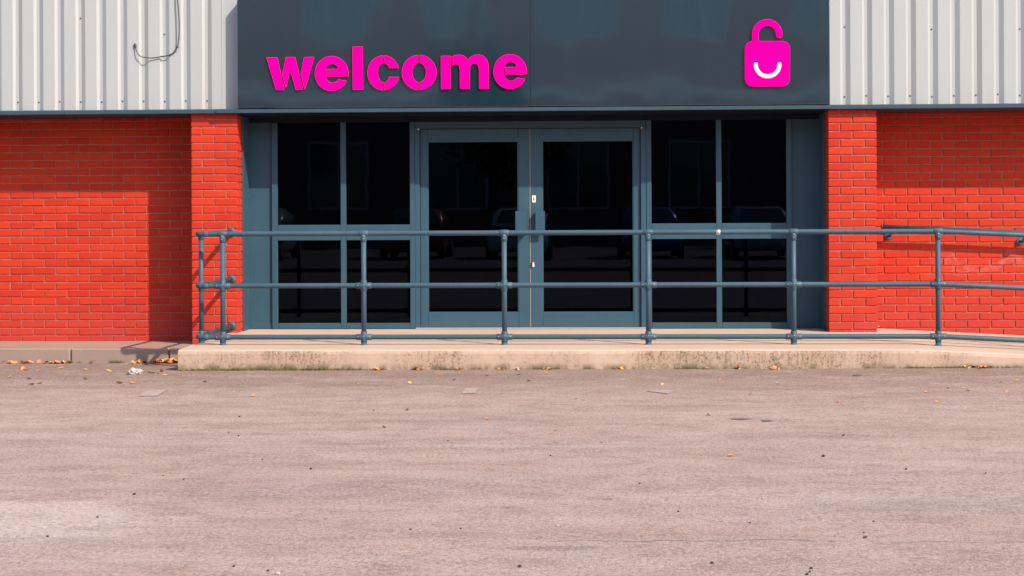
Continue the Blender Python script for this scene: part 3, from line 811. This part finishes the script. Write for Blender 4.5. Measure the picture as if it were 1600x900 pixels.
for z in (TOPZ, MIDZ, BOTZ):
    # rail: wall flange -> elbow -> along the front -> down the ramp
    pts = [(CX, YP + 0.002, z), (CX, RY_ + 0.06, z)]
    pts += [(CX + 0.06 - 0.06 * math.cos(a), RY_ + 0.06 - 0.06 * math.sin(a), z) for a in (0.3, 0.6, 0.95, 1.27)]
    pts += [(CX + 0.06, RY_, z), (3.012, RY_, z), (6.0, RY_, z - drop(6.0))]
    tube('rail', pts, RR, 'rail', rail, 16)
    f = tube('wall_flange', [(CX, YP - 0.001, z), (CX, YP - 0.010, z), (CX, YP - 0.012, z), (CX, YP - 0.05, z)], [0.041, 0.041, 0.028, 0.026], 'rail', rail, 20)
    sleeve('elbow_socket', (CX, RY_ + 0.06, z), (CX, RY_ + 0.115, z), 0.0250)
    sleeve('elbow_socket', (CX + 0.055, RY_, z), (CX + 0.10, RY_, z), 0.0250)
def post(x, y, zg, zt, zm, zb):
    tube('post', [(x, y, zg - 0.01), (x, y, zt)], RR, 'rail', rail, 16)
    t_ = sleeve('tee_fitting', (x - 0.040, y, zt), (x + 0.040, y, zt), 0.0262)
    n_ = sleeve('tee_socket', (x, y, zt - 0.072), (x, y, zt - 0.01), 0.0260)
    screw_on(n_, x, y - 0.0262, zt - 0.045); screw_on(n_, x, y - 0.0262, zt - 0.018)
    for zz in (zm, zb):
        c_ = sleeve('cross_fitting', (x - 0.068, y, zz), (x + 0.068, y, zz), 0.0260)
        sleeve('cross_socket', (x, y, zz - 0.047), (x, y, zz + 0.047), 0.0265)
        for dx in (-0.048, 0.048): screw_on(c_, x + dx, y - 0.0262, zz + 0.004)
        screw_on(c_, x, y - 0.0267, zz + 0.01)
    tube('post_foot', [(x, y, zg - 0.004), (x, y, zg + 0.004), (x, y, zg + 0.006), (x, y, zg + 0.03)], [0.031, 0.031, 0.026, 0.023], 'rail', rail, 16)
for x in posts:
    post(x, RY_, ramp_z(x), TOPZ - drop(x), MIDZ - drop(x), BOTZ - drop(x))
post(4.21, RY_, ramp_z(4.21), TOPZ - drop(4.21), MIDZ - drop(4.21), BOTZ - drop(4.21))
post(5.42, RY_, ramp_z(5.42), TOPZ - drop(5.42), MIDZ - drop(5.42), BOTZ - drop(5.42))
# the post on the return just behind the corner
xq, yq = CX, RY_ + 0.165
tube('post', [(xq, yq, LZ - 0.01), (xq, yq, TOPZ)], RR, 'rail', rail, 16)
for zz in (TOPZ, MIDZ, BOTZ):
    sleeve('return_fitting', (xq, yq - 0.045, zz), (xq, yq + 0.045, zz), 0.0255)
    sleeve('return_socket', (xq, yq, zz - 0.05), (xq, yq, min(zz + 0.045, TOPZ)), 0.0258)
tube('post_foot', [(xq, yq, LZ - 0.004), (xq, yq, LZ + 0.004), (xq, yq, LZ + 0.006), (xq, yq, LZ + 0.03)], [0.031, 0.031, 0.026, 0.023], 'rail', rail, 16)
jx = at(1122, 363, Y=RY_).x
o = tube('joint_sleeve', [(jx - 0.018, RY_, TOPZ), (jx + 0.018, RY_, TOPZ)], 0.0222, 'steel', rail, 16)

# ------------------------------------------------------------------ wall handrail of the ramp
hr = empty('wall_handrail')
tag(hr, 'dark sloping tube handrail fixed to the brick wall above the ramp', 'handrail')
HY = YW - 0.135
def hz(x): return 1.146 - (x - 2.885) / 21.0
tube('rail', [(2.885, HY, hz(2.885)), (6.0, HY, hz(6.0))], 0.0213, 'rail', hr, 16)
tube('end_cap', [(2.879, HY, hz(2.879)), (2.881, HY, hz(2.88)), (2.889, HY, hz(2.889))], [0.016, 0.022, 0.0222], 'rail', hr, 16)
for x in (2.969, 4.209, 5.45):
    z = hz(x)
    b_ = tube('bracket', [(x, HY, z - 0.018), (x, HY, z - 0.05), (x, HY + 0.01, z - 0.072), (x, HY + 0.03, z - 0.084), (x, YW - 0.002, z - 0.086)], 0.010, 'rail', hr, 10)
    f_ = tube('wall_plate', [(x, YW - 0.001, z - 0.086), (x, YW - 0.009, z - 0.086), (x, YW - 0.011, z - 0.086)], [0.036, 0.036, 0.031], 'rail', b_, 20)
    screw_on(b_, x, YW - 0.0115, z - 0.064)

# ------------------------------------------------------------------ loose cable on the cladding
zc_ = [(628, -60), (635, 0), (650, 150), (658, 300), (656, 450), (646, 545), (628, 605), (600, 650), (560, 685), (510, 706), (430, 722), (330, 738), (280, 741), (230, 738), (190, 730), (160, 717), (132, 694), (112, 662), (100, 628), (92, 600)]
cab = empty('hanging_cable')
tag(cab, 'loose black cable hanging in a hook shape on the pale cladding', 'cable')
pts = []
for i, (x, y) in enumerate(zc_):
    q = at(200 + x / 8.18, y / 8.18, Y=-0.448); pts.append((q.x, q.y - 0.012 * math.sin(i * 0.55), q.z))
# smooth it
sm_ = []
for i in range(len(pts) - 1):
    p0, p1, p2, p3 = [Vector(pts[max(0, min(len(pts)-1, i + k))]) for k in (-1, 0, 1, 2)]
    for k in range(4):
        t_ = k / 4
        sm_.append(0.5 * ((2*p1) + (p2-p0)*t_ + (2*p0-5*p1+4*p2-p3)*t_**2 + (3*p1-p0-3*p2+p3)*t_**3))
sm_.append(Vector(pts[-1]))
tube('cable_run', [tuple(q) for q in sm_], [0.0060 - 0.0020 * i / len(sm_) for i in range(len(sm_))], 'cable', cab, 8)
e = Vector(pts[-1]); e2 = Vector(pts[-2]); d = (e - e2).normalized()
tube('plug_end', [e - d * 0.005, e + d * 0.006, e + d * 0.03, e + d * 0.036], [0.007, 0.0125, 0.0115, 0.006], 'cable', cab, 10)
for i in (6, 10):
    q = Vector(pts[i]); tube('cable_tie', [q + Vector((-0.008, -0.006, 0.008)), q + Vector((0.012, -0.008, -0.006)), q + Vector((0.022, -0.008, -0.004))], 0.0035, 'cable', cab, 6)

# ------------------------------------------------------------------ fallen leaves, pebbles, litter
def place(px, py):
    row = 'close in' if py < 600 else 'a few steps out' if py < 660 else 'midway out' if py < 770 else 'far out'
    for lim, w in ((300, 'before the shaded wall'), (430, 'before the pier at the railing corner'), (655, 'before the window beside the railing corner'), (829, 'before the door leaf without a lock plate'), (1001, 'before the door leaf with the lock plate'), (1293, 'before the window nearer the ramp'), (1380, 'before the pier by the handrail'), (9999, 'before the wall handrail')):
        if px < lim: return row + ' ' + w
def post_words(px):
    k = min(range(6), key=lambda i: abs((348, 568, 788, 1013, 1240, 1467)[i] - px))
    return ('first', 'second', 'third', 'fourth', 'fifth', 'sixth')[k] + ' front railing post from the corner'
leaf_me = []
for v in range(6):
    q = random.Random(40 + v); V, Fc = [], []
    n = 5; L = 1.0; curl = q.uniform(0.15, 0.5); tw = q.uniform(-0.5, 0.5)
    for i in range(n):
        s = i / (n - 1); w = 0.36 * math.sin(math.pi * (0.06 + 0.9 * s)) ** 0.8 * q.uniform(0.85, 1.15)
        zc = curl * (s - 0.5) ** 2 * 1.6
        for k in (-1, 0, 1): V.append((s - 0.5, k * w, zc + abs(k) * w * 0.5 * (1 + tw * k)))
    for i in range(n - 1):
        for k in range(2): Fc.append((i*3+k, i*3+k+1, (i+1)*3+k+1, (i+1)*3+k))
    me = mesh('fallen_leaf', V, Fc, True); me.materials.append(MATS['leaf']); leaf_me.append(me)
def leaf(x, y, size, label, group, lift=0.0, tilt=0.3):
    o = link('fallen_leaf', rnd.choice(leaf_me), None, None, (x, y, gz(x, y) + 0.003 + lift), (rnd.gauss(0, tilt), rnd.gauss(0, tilt), rnd.uniform(0, 6.28)))
    o.scale = (size, size, size); tag(o, label, 'leaf', group); return o
def cluster(x0, x1, y, n, size, label, group, sy=0.02, lift=0.01):
    for _ in range(n):
        leaf(rnd.uniform(x0, x1), y + rnd.gauss(0, sy), size * rnd.uniform(0.7, 1.3), label, group, rnd.uniform(0.002, lift + 0.002), 0.45)
q0, q1 = at(205, 565, Y=YKERB - 0.03).x, at(283, 565, Y=YKERB - 0.03).x
cluster(q0 + 0.22, q1, YKERB - 0.045, 46, 0.055, 'orange and yellow fallen leaf in the gutter pile beside the ramp end', 'leaf pile in the gutter', 0.028, 0.022)
cluster(q0, q0 + 0.2, YKERB - 0.04, 10, 0.05, 'orange and yellow fallen leaf in the gutter pile beside the ramp end', 'leaf pile in the gutter', 0.02, 0.01)
for a, b, n in ((2, 50, 12), (62, 74, 3), (80, 108, 9), (140, 146, 2)):
    xa, xb = at(a, 566, Y=YKERB - .03).x, at(b, 566, Y=YKERB - .03).x
    cluster(xa, xb, YKERB - 0.035, n, 0.05, 'dry brown leaf lying along the kerb under the shaded wall', 'leaves along the kerb', 0.014)
gl_ = 'scattered dry leaf on the asphalt near the kerb'
for px, py, s in ((31, 573), (38, 575), (60, 577.5), (96, 571), (135, 575.5), (16, 587), (45, 590), (50, 598), (63, 596.5), (103, 590), (133, 590.5), (170, 578), (208, 596.5), (233, 580.5), (240, 581), (247, 582), (258, 584.5), (320, 596), (186, 597), (120, 566)) and [(a, b, 0.05) for a, b in ((31, 573), (38, 575), (60, 577.5), (96, 571), (135, 575.5), (16, 587), (45, 590), (50, 598), (63, 596.5), (103, 590), (133, 590.5), (170, 578), (208, 596.5), (233, 580.5), (240, 581), (247, 582), (258, 584.5), (320, 596), (186, 597), (36, 574), (42, 576))]:
    x, y = gpt(px, py); leaf(x, y, s * rnd.uniform(0.6, 1.1), gl_, 'leaves scattered near the kerb')
for px, n in ((590, 6), (650, 4), (657, 3), (688, 2), (718, 2), (786, 2), (810, 3), (857, 4), (925, 1), (968, 2), (1105, 3), (1156, 3), (1210, 4), (1510, 6), (1530, 7), (1540, 4), (1545, 3)):
    x = at(px, 577, Y=EDGE - 0.03).x
    cluster(x - 0.035, x + 0.035, EDGE - 0.035, int(n * 1.5), 0.033, 'small leaf at the ramp foot below the ' + post_words(px), 'leaves along the foot of the ramp', 0.02, 0.008)
for px, py in ((687, 587), (710, 593), (640, 598.5), (617, 591), (760, 586.5), (795, 589), (810, 585.5), (827, 595.5), (900, 624), (868, 673.5), (917, 616), (1035, 600.5), (1107, 650), (1215, 600), (1142, 713), (1319, 682), (1482, 608), (1505, 608), (1512, 612), (1448, 614), (1574, 614), (1590, 597), (1563, 600), (1500, 590), (1172, 618), (1310, 630), (1465, 630), (1400, 592.5), (1125, 594), (600, 668), (560, 601), (395, 619), (636, 641), (762, 655)):
    x, y = gpt(px, py); leaf(x, y, rnd.uniform(0.02, 0.038), 'single leaf on asphalt ' + place(px, py), 'leaves scattered on the car park')
peb = []
for v in range(4):
    bm = bmesh.new(); bmesh.ops.create_icosphere(bm, subdivisions=1, radius=1)
    q = random.Random(v)
    for w in bm.verts: w.co *= q.uniform(0.65, 1.15); w.co.z *= 0.65
    me = bpy.data.meshes.new('pebble'); bm.to_mesh(me); bm.free(); me.materials.append(MATS['pebble']); peb.append(me)
for px, py, s in ((1287, 713, .018), (374, 652, .012), (373, 682, .010), (486, 733, .012), (210, 774, .014), (152, 808, .010), (74, 838, .010), (1416, 734, .012), (1352, 842, .015), (1268, 888, .010), (860, 713, .010), (1000, 757, .008), (940, 692, .008), (365, 612, .011), (700, 690, .008), (584, 641, .009), (287, 749, .009), (1060, 800, .009), (1172, 817, .009), (434, 896, .016), (419, 891, .01), (365, 884, .01), (720, 826, .008), (871, 822, .01), (1365, 816, .009), (1192, 780, .01), (812, 885, .014), (641, 827, .009), (540, 720, .008), (255, 744, .008), (1113, 881, .012), (1261, 897, .012), (1265, 893, .009), (1350, 833, .008), (230, 677, .008), (410, 718, .009), (1400, 750, .008), (1540, 740, .008), (1170, 816, .009), (600, 661, .009), (357, 676, .010)):
    x, y = gpt(px, py)
    o = link('pebble', peb[rnd.randrange(4)], None, None, (x, y, gz(x, y) + s * 0.3), (rnd.uniform(-.3, .3), 0, rnd.uniform(0, 6)))
    o.scale = (s * .65, s * .65, s * .65)
    if s == .018: tag(o, 'largest dark pebble alone on the open asphalt', 'pebble')
    else: tag(o, 'tiny pebble on asphalt ' + place(px, py), 'pebble', 'pebbles on the car park')
bm = bmesh.new(); bmesh.ops.create_icosphere(bm, subdivisions=3, radius=1)
for w in bm.verts:
    k = 1 + 0.42 * mnoise.noise(w.co * 2.3 + Vector((3, 1, 4))) + 0.2 * mnoise.noise(w.co * 5.5)
    w.co = Vector((w.co.x * 0.056, w.co.y * 0.045, w.co.z * 0.03)) * k
me = bpy.data.meshes.new('litter'); bm.to_mesh(me); bm.free()
x, y = gpt(211, 582.5)
tag(link('crumpled_paper', me, 'paper', None, (x, y, gz(x, y) + 0.018)), 'crumpled white paper lying on the asphalt near the kerb', 'litter')
bm = bmesh.new(); bmesh.ops.create_icosphere(bm, subdivisions=2, radius=0.014)
for w in bm.verts: w.co *= 1 + 0.15 * mnoise.noise(w.co * 120); w.co.z *= 0.9
me = bpy.data.meshes.new('berry'); bm.to_mesh(me); bm.free()
x, y = gpt(252.7, 578.5)
tag(link('fallen_berry', me, 'berry', None, (x, y, gz(x, y) + 0.011)), 'dark red fallen berry beside the ramp end', 'berry')

# ------------------------------------------------------------------ across the car park: what the glass and the fascia mirror
opp = empty('opposite_building')
tag(opp, 'shaded brick building across the car park mirrored in the fascia', 'building')
OY = -58
box('wall', -34, 30, OY - 8, OY, 0, 14.5, 'obrick', opp, 0)
box('roof', -34.5, 30.5, OY - 8.4, OY + 0.4, 14.5, 14.9, 'orender', opp, 0.02)
box('string_course', -34, 30, OY, OY + 0.12, 6.6, 7.1, 'orender', opp, 0)
for fz in (1.6, 9.5):
    for i in range(11):
        x = -29.2 + i * 5.6
        w = box('window', x, x + 2.6, OY - 0.02, OY + 0.05, fz, fz + 3.0, 'oglass', opp, 0)
        link('window_frame', mesh('window_frame', *join([box_data(x - 0.12, x, OY, OY + 0.14, fz - .12, fz + 3.12, 0), box_data(x + 2.6, x + 2.72, OY, OY + 0.14, fz - .12, fz + 3.12, 0), box_data(x, x + 2.6, OY, OY + 0.14, fz - .12, fz, 0), box_data(x, x + 2.6, OY, OY + 0.14, fz + 3, fz + 3.12, 0), box_data(x + 1.24, x + 1.36, OY, OY + 0.12, fz, fz + 3, 0)])), 'orender', w)
def tree(x, y, h, lab):
    tr_ = empty('tree', None, (x, y, 0)); tag(tr_, lab, 'tree', 'trees across the car park')
    parts = [tube_data([(0, 0, 0), (0.1, 0, h * .25), (0.05, 0.1, h * .5), (0, 0, h * .8)], [h*.03, h*.024, h*.016, h*.005], 8)]
    for i in range(7):
        a = i * 2.4; z = h * (0.3 + 0.07 * i); l = h * 0.22
        parts.append(tube_data([(0.05, 0.05, z), (math.cos(a)*l*.6, math.sin(a)*l*.6, z + l*.4), (math.cos(a)*l, math.sin(a)*l, z + l*.8)], [h*.012, h*.008, h*.003], 6))
    link('trunk', mesh('trunk', *join(parts)), 'bark', tr_)
    V, Fc = [], []
    cl_ = [(rnd.gauss(0, h*.14), rnd.gauss(0, h*.14), h * rnd.uniform(.38, .95), h * rnd.uniform(.07, .14)) for _ in range(26)]
    for cx, cy, cz, cr in cl_:
        for _ in range(90):
            v = Vector((rnd.gauss(0, 1), rnd.gauss(0, 1), rnd.gauss(0, 1))).normalized() * cr * rnd.uniform(.5, 1.05)
            c_ = Vector((cx, cy, cz)) + v; a = Vector((rnd.gauss(0, 1), rnd.gauss(0, 1), rnd.gauss(0, 1))).normalized() * rnd.uniform(.12, .24)
            b_ = a.orthogonal().normalized() * a.length * .6; k = len(V)
            V += [c_ - a, c_ + b_, c_ + a, c_ - b_]; Fc.append((k, k+1, k+2, k+3))
    link('crown', mesh('crown', V, Fc), 'foliage', tr_)
for x, y, h, lab in ((-15, -46, 9.5, 'leafy tree mirrored beside the first letter'), (-3.5, -50, 8.5, 'leafy tree mirrored in the middle of the fascia'), (13, -48, 9, 'leafy tree mirrored near the padlock emblem')):
    tree(x, y, h, lab)

# parked cars behind the photographer, mirrored low in the panes
CARCOL = {}
for nm, cc in (('white', (0.7, 0.7, 0.7)), ('silver', (0.42, 0.43, 0.45)), ('red', (0.30, 0.02, 0.02)), ('blue', (0.03, 0.10, 0.32))):
    t = NT('car_paint_' + nm); t.P(Base_Color=cc, Roughness=0.25); t.b.inputs['Coat Weight'].default_value = 0.6; MATS['car_' + nm] = t.m
t = NT('tyre_rubber'); t.P(Base_Color=(0.02, 0.02, 0.02), Roughness=0.8); MATS['tyre'] = t.m
def loft(sections):
    """sections: list of closed rings (same length) joined along the car"""
    n = len(sections[0]); V = [q for r_ in sections for q in r_]
    Fc = [(i*n+k, i*n+(k+1)%n, (i+1)*n+(k+1)%n, (i+1)*n+k) for i in range(len(sections)-1) for k in range(n)]
    return V, Fc + [tuple(range(n-1, -1, -1)), tuple((len(sections)-1)*n+k for k in range(n))]
def ring(y, zb, zt, w, wt):
    return [(-w*.9, y, zb), (w*.9, y, zb), (w, y, zb + (zt-zb)*.25), (w, y, zb + (zt-zb)*.7), (wt, y, zt), (-wt, y, zt), (-w, y, zb + (zt-zb)*.7), (-w, y, zb + (zt-zb)*.25)]
def car(x, y, paintname, lab):
    c_ = empty('parked_car', None, (x, y, 0.02)); tag(c_, lab, 'car', 'cars parked across the car park')
    body = [ring(-2.1, .35, .85, .72, .6), ring(-1.95, .22, .95, .86, .78), ring(-.9, .2, .97, .88, .8), ring(.7, .2, .95, .88, .8), ring(1.7, .22, .82, .85, .7), ring(2.05, .32, .66, .74, .6)]
    link('body', mesh('body', *loft(body), True), 'car_' + paintname, c_)
    cab = [ring(-1.85, .93, 1.0, .74, .7), ring(-1.35, .93, 1.42, .76, .58), ring(-.2, .93, 1.47, .78, .6), ring(.25, .93, 1.40, .78, .58), ring(1.05, .92, .98, .76, .7)]
    link('cabin', mesh('cabin', *loft(cab), True), 'car_' + paintname, c_)
    link('windscreen', mesh('windscreen', [(-.64, 1.02, 1.01), (.64, 1.02, 1.01), (.54, .33, 1.40), (-.54, .33, 1.40)], [(0, 1, 2, 3)]), 'oglass', c_)
    for sx in (-1, 1):
        link('side_window', mesh('side_window', [(sx*.79, -1.3, 1.03), (sx*.80, .75, 1.03), (sx*.64, .2, 1.36), (sx*.64, -1.15, 1.38)], [(0, 1, 2, 3)]), 'oglass', c_)
        link('headlight', mesh('headlight', *box_data(sx*.62 - .16, sx*.62 + .16, 1.88, 2.0, .60, .74, .03)), 'white', c_)
        for wy in (-1.3, 1.3):
            w_ = tube('wheel', [(sx*.70, wy, .31), (sx*.72, wy, .31), (sx*.88, wy, .31), (sx*.90, wy, .31)], [.28, .31, .31, .28], 'tyre', c_, 20)
            tube('rim', [(sx*.895, wy, .31), (sx*.905, wy, .31)], [.20, .18], 'steel', w_, 16)
for x, p_, lab in ((-9.2, 'silver', 'silver car mirrored low in the window beside the railing corner'), (-4.6, 'red', 'red car mirrored low in the door leaf without a lock plate'), (-1.6, 'white', 'white car mirrored low in the door leaf with the lock plate'), (2.1, 'blue', 'blue car mirrored low in the window nearer the ramp'), (5.2, 'silver', 'silver car mirrored low beside the blue car')):
    car(x, -30 + 0.3 * math.sin(x * 3), p_, lab)
